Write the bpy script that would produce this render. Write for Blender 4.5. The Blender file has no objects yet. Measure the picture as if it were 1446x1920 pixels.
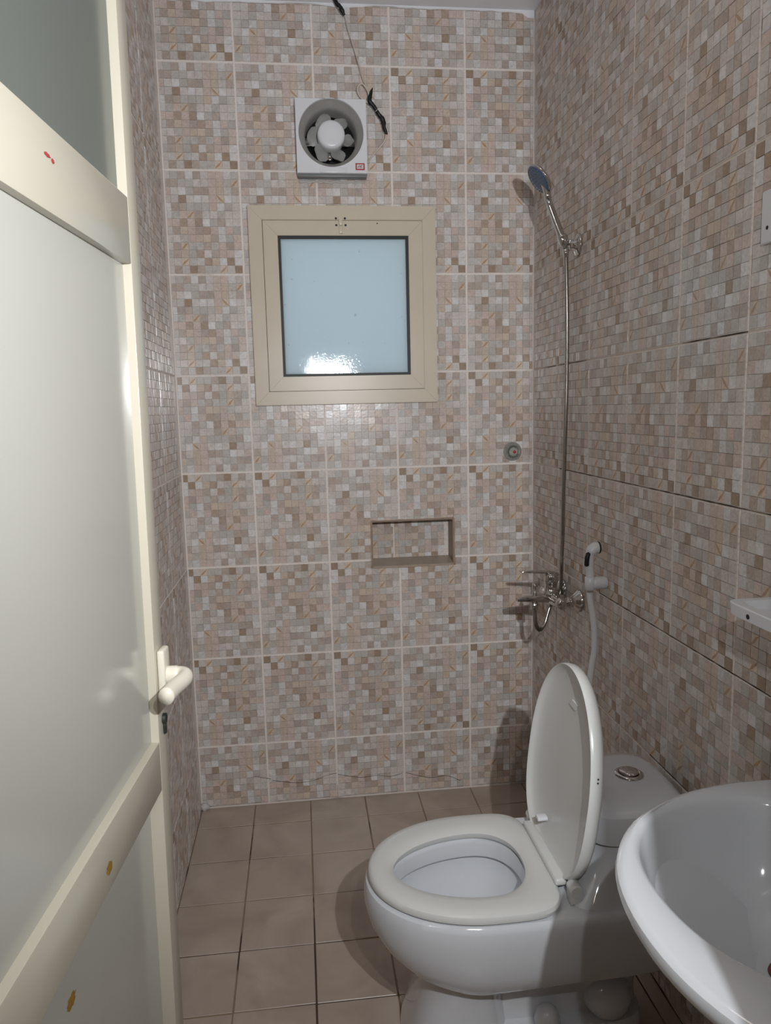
import bpy, bmesh, math, random
from mathutils import Vector, Matrix, noise

random.seed(7)
SC = bpy.context.scene
COL = SC.collection
PI = math.pi

# ------------------------------------------------------------------ camera, world, lights, exposure
cam_d = bpy.data.cameras.new('camera')
cam_d.sensor_fit = 'VERTICAL'
cam_d.sensor_height = 36.0
cam_d.lens = 1395.774 / 1920 * 36.0
cam_d.clip_start = 0.02
cam = bpy.data.objects.new('camera', cam_d)
COL.objects.link(cam)
RT = Vector((0.99314, -0.11455, -0.02338))
FW = Vector((0.11030, 0.98436, -0.13734))
UP = Vector((0.03875, 0.13382, 0.99025))
cam.matrix_world = Matrix(((RT.x, UP.x, -FW.x, -0.8359), (RT.y, UP.y, -FW.y, -2.6229), (RT.z, UP.z, -FW.z, 1.4401), (0, 0, 0, 1)))
SC.camera = cam

world = bpy.data.worlds.new('world')
SC.world = world
world.use_nodes = True
world.node_tree.nodes['Background'].inputs[0].default_value = (0.74, 0.90, 1.0, 1)
world.node_tree.nodes['Background'].inputs[1].default_value = 1.75


def lamp(name, kind, loc, power, size=0.02, color=(1, 1, 1), rot=None):
    d = bpy.data.lights.new(name, kind)
    d.energy = power
    d.color = color
    if kind == 'AREA':
        d.shape = 'DISK'
        d.size = size
    else:
        d.shadow_soft_size = size
    o = bpy.data.objects.new(name, d)
    o.location = loc
    if rot:
        o.rotation_euler = rot
    COL.objects.link(o)
    return o




def aim(a, b):
    return (Vector(b) - Vector(a)).to_track_quat('-Z', 'Y').to_euler()


for nm, p, w in (('hall_lamp_main', (-0.545, -2.60, 1.68), 84), ('hall_lamp_second', (-0.69, -2.60, 1.71), 20)):
    lo = lamp(nm, 'SPOT', p, w, 0.010, (0.95, 0.975, 1.0), aim(p, (-0.60, 0.0, 1.55)))
    lo.data.spot_size = math.radians(136)
    lo.data.spot_blend = 1.0
lamp('hall_fill_light', 'AREA', (-0.75, -3.4, 2.6), 6, 0.4, (1.0, 0.87, 0.73))  # added warm fill from the hall side, stands for no known fixture
lamp('bathroom_fill_light', 'AREA', (-0.62, -1.25, 2.735), 1.2, 0.35, (1.0, 0.86, 0.71))  # added soft fill under the ceiling, the room shows no lamp here

SC.view_settings.view_transform = 'Standard'
SC.view_settings.look = 'None'
SC.view_settings.gamma = 1.0
SC.view_settings.use_curve_mapping = False
SC.view_settings.exposure = 0.0

# ------------------------------------------------------------------ colours and materials


def lin(r, g, b):
    f = lambda c: (c / 255 / 12.92) if c / 255 <= 0.04045 else ((c / 255 + 0.055) / 1.055) ** 2.4
    return (f(r), f(g), f(b), 1.0)


def mat(name, rgb, rough=0.5, metal=0.0, noise_amt=0.0, nscale=30.0, bump=0.0, bscale=80.0, coat=0.0, spec=0.5):
    m = bpy.data.materials.new(name)
    m.use_nodes = True
    nt = m.node_tree
    b = nt.nodes['Principled BSDF']
    c = lin(*rgb)
    b.inputs['Base Color'].default_value = c
    b.inputs['Roughness'].default_value = rough
    b.inputs['Metallic'].default_value = metal
    b.inputs['Specular IOR Level'].default_value = spec
    if coat:
        b.inputs['Coat Weight'].default_value = coat
        b.inputs['Coat Roughness'].default_value = 0.04
    tc = nt.nodes.new('ShaderNodeTexCoord')
    if noise_amt:
        n = nt.nodes.new('ShaderNodeTexNoise')
        n.inputs['Scale'].default_value = nscale
        n.inputs['Detail'].default_value = 6
        nt.links.new(tc.outputs['Object'], n.inputs['Vector'])
        mix = nt.nodes.new('ShaderNodeMix')
        mix.data_type = 'RGBA'
        mix.inputs[6].default_value = tuple(x * (1 - noise_amt) for x in c[:3]) + (1,)
        mix.inputs[7].default_value = tuple(min(1, x * (1 + noise_amt)) for x in c[:3]) + (1,)
        nt.links.new(n.outputs['Fac'], mix.inputs[0])
        nt.links.new(mix.outputs[2], b.inputs['Base Color'])
    if bump:
        n2 = nt.nodes.new('ShaderNodeTexNoise')
        n2.inputs['Scale'].default_value = bscale
        n2.inputs['Detail'].default_value = 3
        nt.links.new(tc.outputs['Object'], n2.inputs['Vector'])
        bp = nt.nodes.new('ShaderNodeBump')
        bp.inputs['Strength'].default_value = bump
        bp.inputs['Distance'].default_value = 0.002
        nt.links.new(n2.outputs['Fac'], bp.inputs['Height'])
        nt.links.new(bp.outputs['Normal'], b.inputs['Normal'])
    return m


M = {}
M['ceramic'] = mat('white_ceramic', (208, 211, 216), 0.08, coat=0.6)
M['seat_plastic'] = mat('seat_plastic', (210, 211, 209), 0.22)
M['white_plastic'] = mat('white_plastic', (220, 222, 226), 0.3)
M['cream'] = mat('cream_aluminium', (194, 188, 172), 0.22, noise_amt=0.02, nscale=8)
M['cream_win'] = mat('cream_window_aluminium', (208, 197, 178), 0.3, noise_amt=0.05, spec=0.3, nscale=14)
M['cream_panel'] = mat('cream_door_panel', (182, 181, 173), 0.16, noise_amt=0.015, nscale=3)
M['handle'] = mat('ivory_handle', (220, 215, 200), 0.35)
M['chrome'] = mat('chrome', (205, 203, 200), 0.07, metal=1.0)
M['steel_hose'] = mat('steel_hose', (170, 166, 160), 0.22, metal=1.0)
M['black'] = mat('black_rubber', (14, 14, 15), 0.5)
M['tape'] = mat('black_tape', (9, 9, 10), 0.45, bump=0.3, bscale=60)
M['ceiling'] = mat('ceiling_paint', (236, 237, 242), 0.8, noise_amt=0.05, nscale=6, bump=0.3, bscale=20)
M['plaster'] = mat('plaster', (200, 197, 195), 0.85, noise_amt=0.08, nscale=30, bump=0.6, bscale=60)
M['hall'] = mat('hall_paint', (216, 192, 162), 0.8)
M['hall_floor'] = mat('hall_floor', (140, 122, 106), 0.5)
M['mortar'] = mat('mortar', (138, 136, 130), 0.9, noise_amt=0.25, nscale=90, bump=0.8, bscale=150)
M['stone'] = mat('niche_stone', (164, 150, 136), 0.35, noise_amt=0.22, nscale=28, bump=0.2)
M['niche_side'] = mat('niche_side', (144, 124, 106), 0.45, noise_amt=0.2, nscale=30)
M['wire'] = mat('wire_sheath', (204, 194, 180), 0.45)
M['spray_blue'] = mat('spray_face', (72, 88, 112), 0.25)
M['nozzle'] = mat('nozzle', (50, 62, 80), 0.5)
M['red'] = mat('red_print', (176, 32, 44), 0.4)
M['red_drop'] = mat('red_drop', (168, 60, 60), 0.4)
M['mark_white'] = mat('mark_white', (215, 210, 210), 0.4)
M['mark_dark'] = mat('mark_dark', (60, 30, 34), 0.5)
M['yellow_stain'] = mat('yellow_stain', (150, 112, 30), 0.6, noise_amt=0.4, nscale=200)
M['old_metal'] = mat('old_metal', (84, 88, 86), 0.38, metal=0.8, bump=0.5, bscale=300)
M['brass'] = mat('rusty_brass', (120, 72, 40), 0.5, metal=0.4, noise_amt=0.4, nscale=80)
M['fan_dark'] = mat('fan_dark', (12, 12, 13), 0.6)
M['fan_grey'] = mat('fan_funnel', (170, 168, 164), 0.45, noise_amt=0.22, nscale=22)
M['blade'] = mat('fan_blade', (206, 206, 204), 0.35, noise_amt=0.12, nscale=40)
M['grey_plastic'] = mat('grey_plastic', (120, 122, 124), 0.4)
M['crack'] = mat('crack_line', (60, 47, 40), 0.9)


def glaze(nt, b, scale, amt):
    tc = nt.nodes.new('ShaderNodeTexCoord')
    n = nt.nodes.new('ShaderNodeTexNoise')
    n.inputs['Scale'].default_value = scale
    n.inputs['Detail'].default_value = 4
    nt.links.new(tc.outputs['Object'], n.inputs['Vector'])
    bp = nt.nodes.new('ShaderNodeBump')
    bp.inputs['Strength'].default_value = amt
    bp.inputs['Distance'].default_value = 0.001
    nt.links.new(n.outputs['Fac'], bp.inputs['Height'])
    nt.links.new(bp.outputs['Normal'], b.inputs['Normal'])


def mosaic_material():
    m = bpy.data.materials.new('mosaic_print_glaze')
    m.use_nodes = True
    nt = m.node_tree
    b = nt.nodes['Principled BSDF']
    b.inputs['Roughness'].default_value = 0.24
    at = nt.nodes.new('ShaderNodeVertexColor')
    at.layer_name = 'Col'
    tc = nt.nodes.new('ShaderNodeTexCoord')
    w = nt.nodes.new('ShaderNodeTexNoise')
    w.inputs['Scale'].default_value = 70
    w.inputs['Detail'].default_value = 8
    w.inputs['Roughness'].default_value = 0.7
    w.inputs['Distortion'].default_value = 1.5
    nt.links.new(tc.outputs['Object'], w.inputs['Vector'])
    ramp = nt.nodes.new('ShaderNodeValToRGB')
    ramp.color_ramp.elements[0].position = 0.32
    ramp.color_ramp.elements[0].color = (0.74, 0.70, 0.67, 1)
    ramp.color_ramp.elements[1].position = 0.62
    ramp.color_ramp.elements[1].color = (1.06, 1.06, 1.06, 1)
    nt.links.new(w.outputs['Fac'], ramp.inputs[0])
    mul = nt.nodes.new('ShaderNodeMix')
    mul.data_type = 'RGBA'
    mul.blend_type = 'MULTIPLY'
    mul.inputs[0].default_value = 0.8
    nt.links.new(at.outputs['Color'], mul.inputs[6])
    nt.links.new(ramp.outputs['Color'], mul.inputs[7])
    nt.links.new(mul.outputs[2], b.inputs['Base Color'])
    glaze(nt, b, 110, 0.22)
    return m


def grout_material(name, rgb, dark, thresh):
    m = bpy.data.materials.new(name)
    m.use_nodes = True
    nt = m.node_tree
    b = nt.nodes['Principled BSDF']
    b.inputs['Roughness'].default_value = 0.75
    tc = nt.nodes.new('ShaderNodeTexCoord')
    n = nt.nodes.new('ShaderNodeTexNoise')
    n.inputs['Scale'].default_value = 3.2
    n.inputs['Detail'].default_value = 5
    nt.links.new(tc.outputs['Object'], n.inputs['Vector'])
    r = nt.nodes.new('ShaderNodeValToRGB')
    r.color_ramp.elements[0].position = thresh
    r.color_ramp.elements[0].color = lin(*rgb)
    r.color_ramp.elements[1].position = thresh + 0.06
    r.color_ramp.elements[1].color = lin(*dark)
    nt.links.new(n.outputs['Fac'], r.inputs[0])
    nt.links.new(r.outputs['Color'], b.inputs['Base Color'])
    return m


M['mosaic'] = mosaic_material()
M['grout_back'] = grout_material('grout_pale', (232, 223, 217), (180, 164, 156), 0.62)
M['grout_right'] = grout_material('grout_pale_stained', (212, 200, 188), (100, 82, 70), 0.58)
M['grout_floor'] = grout_material('grout_floor', (140, 120, 100), (72, 56, 46), 0.52)


def floor_tile_material():
    m = bpy.data.materials.new('floor_tile_glaze')
    m.use_nodes = True
    nt = m.node_tree
    b = nt.nodes['Principled BSDF']
    b.inputs['Roughness'].default_value = 0.34
    gm = nt.nodes.new('ShaderNodeNewGeometry')
    n = nt.nodes.new('ShaderNodeTexNoise')
    n.inputs['Scale'].default_value = 5.5
    n.inputs['Detail'].default_value = 7
    n.inputs['Distortion'].default_value = 0.8
    nt.links.new(gm.outputs['Position'], n.inputs['Vector'])
    r = nt.nodes.new('ShaderNodeValToRGB')
    r.color_ramp.elements[0].position = 0.3
    r.color_ramp.elements[0].color = lin(162, 146, 134)
    r.color_ramp.elements[1].position = 0.7
    r.color_ramp.elements[1].color = lin(186, 172, 160)
    nt.links.new(n.outputs['Fac'], r.inputs[0])
    nt.links.new(r.outputs['Color'], b.inputs['Base Color'])
    glaze(nt, b, 45, 0.25)
    return m


M['floor_tile'] = floor_tile_material()


def glass_frosted(name, tint, transl, rough, specks=False):
    m = bpy.data.materials.new(name)
    m.use_nodes = True
    nt = m.node_tree
    for n in list(nt.nodes):
        nt.nodes.remove(n)
    out = nt.nodes.new('ShaderNodeOutputMaterial')
    t = nt.nodes.new('ShaderNodeBsdfTranslucent')
    d = nt.nodes.new('ShaderNodeBsdfDiffuse')
    g = nt.nodes.new('ShaderNodeBsdfGlossy')
    t.inputs[0].default_value = tint
    d.inputs[0].default_value = tint
    g.inputs[0].default_value = (1, 1, 1, 1)
    g.inputs['Roughness'].default_value = rough
    mx = nt.nodes.new('ShaderNodeMixShader')
    mx.inputs[0].default_value = transl
    nt.links.new(d.outputs[0], mx.inputs[1])
    nt.links.new(t.outputs[0], mx.inputs[2])
    fr = nt.nodes.new('ShaderNodeFresnel')
    fr.inputs[0].default_value = 1.45
    mx2 = nt.nodes.new('ShaderNodeMixShader')
    nt.links.new(fr.outputs[0], mx2.inputs[0])
    nt.links.new(mx.outputs[0], mx2.inputs[1])
    nt.links.new(g.outputs[0], mx2.inputs[2])
    nt.links.new(mx2.outputs[0], out.inputs[0])
    tc = nt.nodes.new('ShaderNodeTexCoord')
    n2 = nt.nodes.new('ShaderNodeTexNoise')
    n2.inputs['Scale'].default_value = 200 if specks else 60
    nt.links.new(tc.outputs['Object'], n2.inputs['Vector'])
    bp = nt.nodes.new('ShaderNodeBump')
    bp.inputs['Strength'].default_value = 0.14 if specks else 0.05
    bp.inputs['Distance'].default_value = 0.001
    nt.links.new(n2.outputs['Fac'], bp.inputs['Height'])
    nt.links.new(bp.outputs['Normal'], g.inputs['Normal'])
    if specks:
        n3 = nt.nodes.new('ShaderNodeTexNoise')
        n3.inputs['Scale'].default_value = 42
        n3.inputs['Detail'].default_value = 3
        nt.links.new(tc.outputs['Object'], n3.inputs['Vector'])
        r = nt.nodes.new('ShaderNodeValToRGB')
        r.color_ramp.elements[0].position = 0.70
        r.color_ramp.elements[0].color = tint
        r.color_ramp.elements[1].position = 0.76
        r.color_ramp.elements[1].color = tuple(c * 0.75 for c in tint[:3]) + (1,)
        nt.links.new(n3.outputs['Fac'], r.inputs[0])
        nt.links.new(r.outputs['Color'], t.inputs[0])
        nt.links.new(r.outputs['Color'], d.inputs[0])
    return m


M['pane'] = glass_frosted('frosted_window_glass', (0.78, 0.86, 0.90, 1), 0.62, 0.032, True)
M['door_glass'] = glass_frosted('frosted_door_glass', (0.20, 0.225, 0.20, 1), 0.35, 0.2)

# ------------------------------------------------------------------ helpers


def smooth(bm, ang=0.6):
    for f in bm.faces:
        f.smooth = True
    for e in bm.edges:
        if len(e.link_faces) == 2 and e.calc_face_angle(0) > ang:
            e.smooth = False


def obj(name, bm, m, parent=None, loc=None, sm=True):
    if sm:
        smooth(bm)
    me = bpy.data.meshes.new(name)
    bm.normal_update()
    bm.to_mesh(me)
    bm.free()
    me.materials.append(m)
    o = bpy.data.objects.new(name, me)
    COL.objects.link(o)
    if parent:
        o.parent = parent
    if loc is not None:
        o.location = loc
    return o


def empty(name, loc, label=None, cat=None, group=None, kind=None):
    o = bpy.data.objects.new(name, None)
    o.empty_display_size = 0.05
    o.location = loc
    COL.objects.link(o)
    tag(o, label, cat, group, kind)
    return o


def tag(o, label=None, cat=None, group=None, kind=None):
    if label: o['label'] = label
    if cat: o['category'] = cat
    if group: o['group'] = group
    if kind: o['kind'] = kind
    return o


def box(bm, lo, hi, bev=0.0, seg=2):
    lo, hi = Vector(lo), Vector(hi)
    r = bmesh.ops.create_cube(bm, size=1.0)
    vs = r['verts']
    c = (lo + hi) / 2
    d = hi - lo
    for v in vs:
        v.co = Vector((v.co.x * d.x, v.co.y * d.y, v.co.z * d.z)) + c
    if bev:
        es = list({e for v in vs for e in v.link_edges})
        bmesh.ops.bevel(bm, geom=es, offset=bev, segments=seg, affect='EDGES', profile=0.5)
    return bm


def NB():
    return bmesh.new()


def B(lo, hi, bev=0.0, seg=2):
    return box(NB(), lo, hi, bev, seg)


def frame_of(d):
    d = Vector(d).normalized()
    a = Vector((0, 0, 1)) if abs(d.z) < 0.9 else Vector((0, 1, 0))
    u = d.cross(a).normalized()
    return u, d.cross(u).normalized()


def tube(bm, pts, rad, n=12, cap=True):
    pts = [Vector(p) for p in pts]
    rads = rad if isinstance(rad, (list, tuple)) else [rad] * len(pts)
    t0 = (pts[1] - pts[0]).normalized()
    u, w = frame_of(t0)
    rings = []
    for i, p in enumerate(pts):
        if i == 0: t = pts[1] - pts[0]
        elif i == len(pts) - 1: t = pts[-1] - pts[-2]
        else: t = (pts[i + 1] - pts[i]).normalized() + (pts[i] - pts[i - 1]).normalized()
        if t.length < 1e-9: t = t0
        t = t.normalized()
        u = (u - t * u.dot(t)).normalized()
        w = t.cross(u)
        rings.append([bm.verts.new(p + (u * math.cos(2 * PI * k / n) + w * math.sin(2 * PI * k / n)) * rads[i]) for k in range(n)])
    for a, b in zip(rings, rings[1:]):
        for k in range(n):
            bm.faces.new((a[k], a[(k + 1) % n], b[(k + 1) % n], b[k]))
    if cap:
        bm.faces.new(list(reversed(rings[0])))
        bm.faces.new(rings[-1])
    return bm


def spline(pts, sub=8):
    P = [Vector(p) for p in pts]
    P = [P[0] * 2 - P[1]] + P + [P[-1] * 2 - P[-2]]
    out = []
    for i in range(1, len(P) - 2):
        a, b, c, d = P[i - 1:i + 3]
        for k in range(sub):
            t = k / sub
            out.append(0.5 * ((2 * b) + (c - a) * t + (2 * a - 5 * b + 4 * c - d) * t * t + (3 * b - a - 3 * c + d) * t ** 3))
    out.append(P[-2])
    return out


def lathe(bm, base, axis, prof, n=28, cap=True):
    """prof: list of (distance along axis, radius)"""
    base = Vector(base)
    ax = Vector(axis).normalized()
    u, w = frame_of(ax)
    rings = []
    for h, r in prof:
        if r < 1e-6:
            rings.append([bm.verts.new(base + ax * h)])
        else:
            rings.append([bm.verts.new(base + ax * h + (u * math.cos(2 * PI * k / n) + w * math.sin(2 * PI * k / n)) * r) for k in range(n)])
    for a, b in zip(rings, rings[1:]):
        for k in range(n):
            q = (k + 1) % n
            if len(a) == 1 and len(b) == 1: continue
            if len(a) == 1: bm.faces.new((a[0], b[q], b[k]))
            elif len(b) == 1: bm.faces.new((a[k], a[q], b[0]))
            else: bm.faces.new((a[k], a[q], b[q], b[k]))
    if cap:
        if len(rings[0]) > 2: bm.faces.new(list(reversed(rings[0])))
        if len(rings[-1]) > 2: bm.faces.new(rings[-1])
    return bm


def loft(bm, rings, cap0=True, cap1=True):
    vr = [[bm.verts.new(Vector(p)) for p in r] for r in rings]
    n = len(vr[0])
    for a, b in zip(vr, vr[1:]):
        for k in range(n):
            bm.faces.new((a[k], a[(k + 1) % n], b[(k + 1) % n], b[k]))
    if cap0: bm.faces.new(list(reversed(vr[0])))
    if cap1: bm.faces.new(vr[-1])
    bmesh.ops.recalc_face_normals(bm, faces=bm.faces[:])
    return bm


def outline(cx, cy, al, ar, hw, nl=2.0, nr=2.0, N=96):
    """egg outline in plan: al toward -x, ar toward +x, hw = half width in y"""
    out = []
    for k in range(N):
        t = 2 * PI * k / N
        c, s = math.cos(t), math.sin(t)
        n, a = (nr, ar) if c >= 0 else (nl, al)
        out.append((cx + a * math.copysign(abs(c) ** (2 / n), c), cy + hw * math.copysign(abs(s) ** (2 / n), s)))
    return out


def at_z(o, z):
    return [(x, y, z) for x, y in o]


def blend(a, b, t):
    return [(p[0] * (1 - t) + q[0] * t, p[1] * (1 - t) + q[1] * t) for p, q in zip(a, b)]


# ------------------------------------------------------------------ wall tiles
# every ceramic tile carries the same embossed print of 10 x 13 small mosaic squares
MAP = ["LGTWTLPPWG", "TTGGLLPOGv", "PLWGTTPOLT", "LLDLWLPnWL", "WTTGGGOWGL", "WGPvTLLGLL", "PPBPBWGTLL",
       "LTOPTBPWPG", "LLGPOOTWGP", "LTvGGTGPTP", "GTOGBLTPPW", "LLvGLBOWDW", "LTLDTGGvLD"]
PAL = {'W': (221, 219, 219), 'L': (212, 206, 202), 'G': (197, 192, 188), 'T': (188, 175, 166), 'D': (166, 147, 129),
       'P': (208, 192, 184), 'B': (182, 163, 149), 'O': (211, 195, 180), 'v': (212, 197, 183), 'n': (212, 197, 183)}
PAL = {k: lin(*v) for k, v in PAL.items()}
STREAK = lin(188, 156, 126)
BASECOL = lin(230, 222, 217)
GAPCOL = lin(178, 165, 156)
TW, TH, GR = 0.254, 0.3321, 0.0034


def cell_geo(flip):
    rnd = random.Random(11)
    out = []
    cw, ch = (TW - GR - 0.0044) / 10, (TH - GR - 0.0044) / 13
    for r in range(13):
        for c in range(10):
            k = MAP[r][c]
            h = [0.0010 + rnd.uniform(-0.0005, 0.0006)] * 4
            tx, ty = rnd.uniform(-0.00016, 0.00016), rnd.uniform(-0.00016, 0.00016)
            h = [h[0] - tx - ty, h[0] + tx - ty, h[0] + tx + ty, h[0] - tx + ty]
            j = 1 + rnd.uniform(-0.07, 0.05)
            col = tuple(min(1, x * j) for x in PAL[k][:3]) + (1,)
            u0 = 0.0022 + c * cw + 0.0002
            v0 = 0.0022 + (12 - r) * ch + 0.0002
            u1, v1 = u0 + cw - 0.0004, v0 + ch - 0.0004
            if flip:
                W_, H_ = TW - GR, TH - GR
                u0, u1, v0, v1 = W_ - u1, W_ - u0, H_ - v1, H_ - v0
            out.append((u0, v0, u1, v1, h, col, k, rnd.random()))
    return out


CELLS = {0: cell_geo(False), 1: cell_geo(True)}
TILE_CACHE = {}


def split_rect(rect, holes):
    u0, v0, u1, v1 = rect
    holes = [h for h in holes if h[0] < u1 and h[2] > u0 and h[1] < v1 and h[3] > v0]
    if not holes: return [rect]
    us = sorted({u0, u1} | {min(max(x, u0), u1) for h in holes for x in (h[0], h[2])})
    vs = sorted({v0, v1} | {min(max(x, v0), v1) for h in holes for x in (h[1], h[3])})
    out = []
    for a, b in zip(us, us[1:]):
        for c, d in zip(vs, vs[1:]):
            if b - a < 1e-4 or d - c < 1e-4: continue
            mu, mv = (a + b) / 2, (c + d) / 2
            if any(h[0] < mu < h[2] and h[1] < mv < h[3] for h in holes): continue
            out.append((a, c, b, d))
    return out


def tile_mesh(flip, rect, holes):
    key = (flip, tuple(round(x, 4) for x in rect), tuple(tuple(round(x, 4) for x in h) for h in holes))
    if key in TILE_CACHE: return TILE_CACHE[key]
    pieces = split_rect(rect, holes)
    if not pieces:
        TILE_CACHE[key] = None
        return None
    V, F, C = [], [], []

    def quad(ps, col):
        i = len(V)
        V.extend(ps)
        F.append(tuple(range(i, i + len(ps))))
        C.append(col)
    S = -0.0009     # slab face under the little squares; square tops reach about +0.001
    e = 0.0010
    near = lambda x, y: abs(x - y) < 1e-5
    for (a, b, c, d) in pieces:
        la, lb, lc, ld = near(a, rect[0]), near(b, rect[1]), near(c, rect[2]), near(d, rect[3])
        ia, ib, ic, id_ = a + e * la, b + e * lb, c - e * lc, d - e * ld
        quad([(ia, ib, S), (ic, ib, S), (ic, id_, S), (ia, id_, S)], BASECOL)
        for lead, o0, o1, i0, i1 in ((lb, (a, b), (c, b), (ia, ib), (ic, ib)), (lc, (c, b), (c, d), (ic, ib), (ic, id_)),
                                     (ld, (c, d), (a, d), (ic, id_), (ia, id_)), (la, (a, d), (a, b), (ia, id_), (ia, ib))):
            if lead:
                quad([o0 + (-0.007,), o1 + (-0.007,), o1 + (S - e,), o0 + (S - e,)], BASECOL)
                quad([o0 + (S - e,), o1 + (S - e,), i1 + (S,), i0 + (S,)], BASECOL)
            else:
                quad([i0 + (-0.007,), i1 + (-0.007,), i1 + (S,), i0 + (S,)], GAPCOL)
    for (u0, v0, u1, v1, h, col, k, rr) in CELLS[flip]:
        cr = (max(u0, rect[0] + 0.0018), max(v0, rect[1] + 0.0018), min(u1, rect[2] - 0.0018), min(v1, rect[3] - 0.0018))
        if cr[2] - cr[0] < 0.002 or cr[3] - cr[1] < 0.002: continue
        for (x0, y0, x1, y1) in split_rect(cr, holes):
            if x1 - x0 < 0.002 or y1 - y0 < 0.002: continue
            cs = [(x0, y0), (x1, y0), (x1, y1), (x0, y1)]
            i = 0.0005
            ct = [(x0 + i, y0 + i), (x1 - i, y0 + i), (x1 - i, y1 - i), (x0 + i, y1 - i)]
            top = [(p[0], p[1], hh) for p, hh in zip(ct, h)]
            quad(top, col)
            sc = tuple(x * 0.9 for x in col[:3]) + (1,)  # side faces darkened: edge shading put into the vertex colour
            for q in range(4):
                r = (q + 1) % 4
                quad([(cs[q][0], cs[q][1], S), (cs[r][0], cs[r][1], S), top[r], top[q]], sc)
            if k in 'vn' and x1 - x0 > 0.02 and y1 - y0 > 0.02:
                H = max(h) + 0.00012
                w = 0.0052
                anti = (k == 'v')
                L = []
                for t, ww in ((0.0, 0.15), (0.3, 1.0), (0.65, 0.8), (1.0, 0.15)):
                    px = x0 + 0.001 + t * (x1 - x0 - 0.002)
                    py = (y0 + 0.001 + t * (y1 - y0 - 0.002)) if anti else (y1 - 0.001 - t * (y1 - y0 - 0.002))
                    py += 0.0016 * math.sin(t * 5 + rr * 6) * (t * (1 - t) * 4)
                    px = min(max(px, x0 + .0005), x1 - .0005)
                    py = min(max(py, y0 + .0005), y1 - .0005)
                    L.append((px, py, w * ww * 0.5))
                for (pa, pb) in zip(L, L[1:]):
                    s = -1 if anti else 1
                    quad([(pa[0] - pa[2], pa[1] - s * pa[2] * 0.7, H), (pa[0] + pa[2], pa[1] + s * pa[2] * 0.7, H),
                          (pb[0] + pb[2], pb[1] + s * pb[2] * 0.7, H), (pb[0] - pb[2], pb[1] - s * pb[2] * 0.7, H)], STREAK)
    me = bpy.data.meshes.new('wall_tile')
    me.from_pydata(V, [], F)
    me.materials.append(M['mosaic'])
    ca = me.color_attributes.new('Col', 'FLOAT_COLOR', 'CORNER')
    buf = []
    for f, c in zip(F, C):
        buf.extend(list(c) * len(f))
    ca.data.foreach_set('color', buf)
    me.update()
    TILE_CACHE[key] = me
    return me


def place_tile(parent, org, ax_u, ax_v, ax_w, rect_uv, flip, holes, print_org=None, name='wall_tile'):
    """rect_uv in wall coordinates; org + u*ax_u + v*ax_v. print_org = lower left of the whole tile the print belongs to"""
    pu, pv = print_org if print_org else (rect_uv[0], rect_uv[1])
    rect = (rect_uv[0] - pu, rect_uv[1] - pv, rect_uv[2] - pu, rect_uv[3] - pv)
    hl = []
    for h in holes:
        q = (h[0] - pu, h[1] - pv, h[2] - pu, h[3] - pv)
        if q[0] < rect[2] and q[2] > rect[0] and q[1] < rect[3] and q[3] > rect[1]: hl.append(q)
    me = tile_mesh(flip, rect, hl)
    if me is None: return
    o = bpy.data.objects.new(name, me)
    COL.objects.link(o)
    o.parent = parent
    p = Vector(org) + Vector(ax_u) * pu + Vector(ax_v) * pv
    m = Matrix((tuple(ax_u), tuple(ax_v), tuple(ax_w))).transposed().to_4x4()
    m.translation = p
    jit = Matrix.Rotation(random.uniform(-0.0012, 0.0012), 4, 'X') @ Matrix.Rotation(random.uniform(-0.0012, 0.0012), 4, 'Y')
    o.matrix_world = m @ jit
    return o


CEIL = 2.748
ROWS = [2.562 - 0.3321 * k for k in range(8)]            # joint levels r0 .. r7
LEV = [0.0] + sorted(ROWS) + [CEIL]                       # 9 bands from the floor up


def tiled_wall(parent, org, ax_u, ax_w, joints, u_end, holes, flips):
    """joints: increasing u of the joint lines, first entry may be the start of the wall"""
    ax_v = (0, 0, 1)
    for bi in range(len(LEV) - 1):
        z0, z1 = LEV[bi], LEV[bi + 1]
        band = len(LEV) - 2 - bi                          # 0 = top band
        for ci in range(len(joints) - 1):
            a, b, pu = joints[ci][0], joints[ci + 1][0], joints[ci][1]
            a2, b2 = max(a, 0.0), min(b, u_end)
            za, zb = z0 + (GR / 2 if bi else 0.004), z1 - GR / 2
            pv = z0 + GR / 2 if bi else z1 - TH + GR / 2
            f = flips(ci, band)
            place_tile(parent, org, ax_u, ax_v, ax_w,
                       (a2 + (GR / 2 if a2 > 0 else 0.002), za, b2 - (GR / 2 if b2 < u_end else 0.001), zb),
                       f, holes, (pu + GR / 2, pv))


# ------------------------------------------------------------------ the room shell
XL = -1.2455
YF = -2.20
WIN = (-0.974, 1.466, -0.356, 2.110)
FANH = (-0.790, 2.232, -0.602, 2.430)
NICHE = (-0.5945, 0.874, -0.2945, 1.042)
VALVE = (-0.100, 1.254, -0.052, 1.300)


def wall_strips(rects, holes, y0, y1):
    bm = NB()
    for (a, b, c, d) in split_rect(rects, holes):
        box(bm, (a, y0, b), (c, y1, d))
    return bm


FANR = (-0.79, 2.23, -0.60, 2.435)
wb = obj('wall_back', wall_strips((XL - 0.1, -0.05, 0.1, CEIL + 0.05),
         [(-0.935, 1.504, -0.392, 2.072), FANH, (-0.598, 0.870, -0.291, 1.046), VALVE], 0.0022, 0.14), M['grout_back'], sm=False)
tag(wb, 'mosaic tiled end wall with the square window, fan and niche', kind='structure')
tiled_back_holes = [WIN, FANH, NICHE, VALVE]
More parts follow.
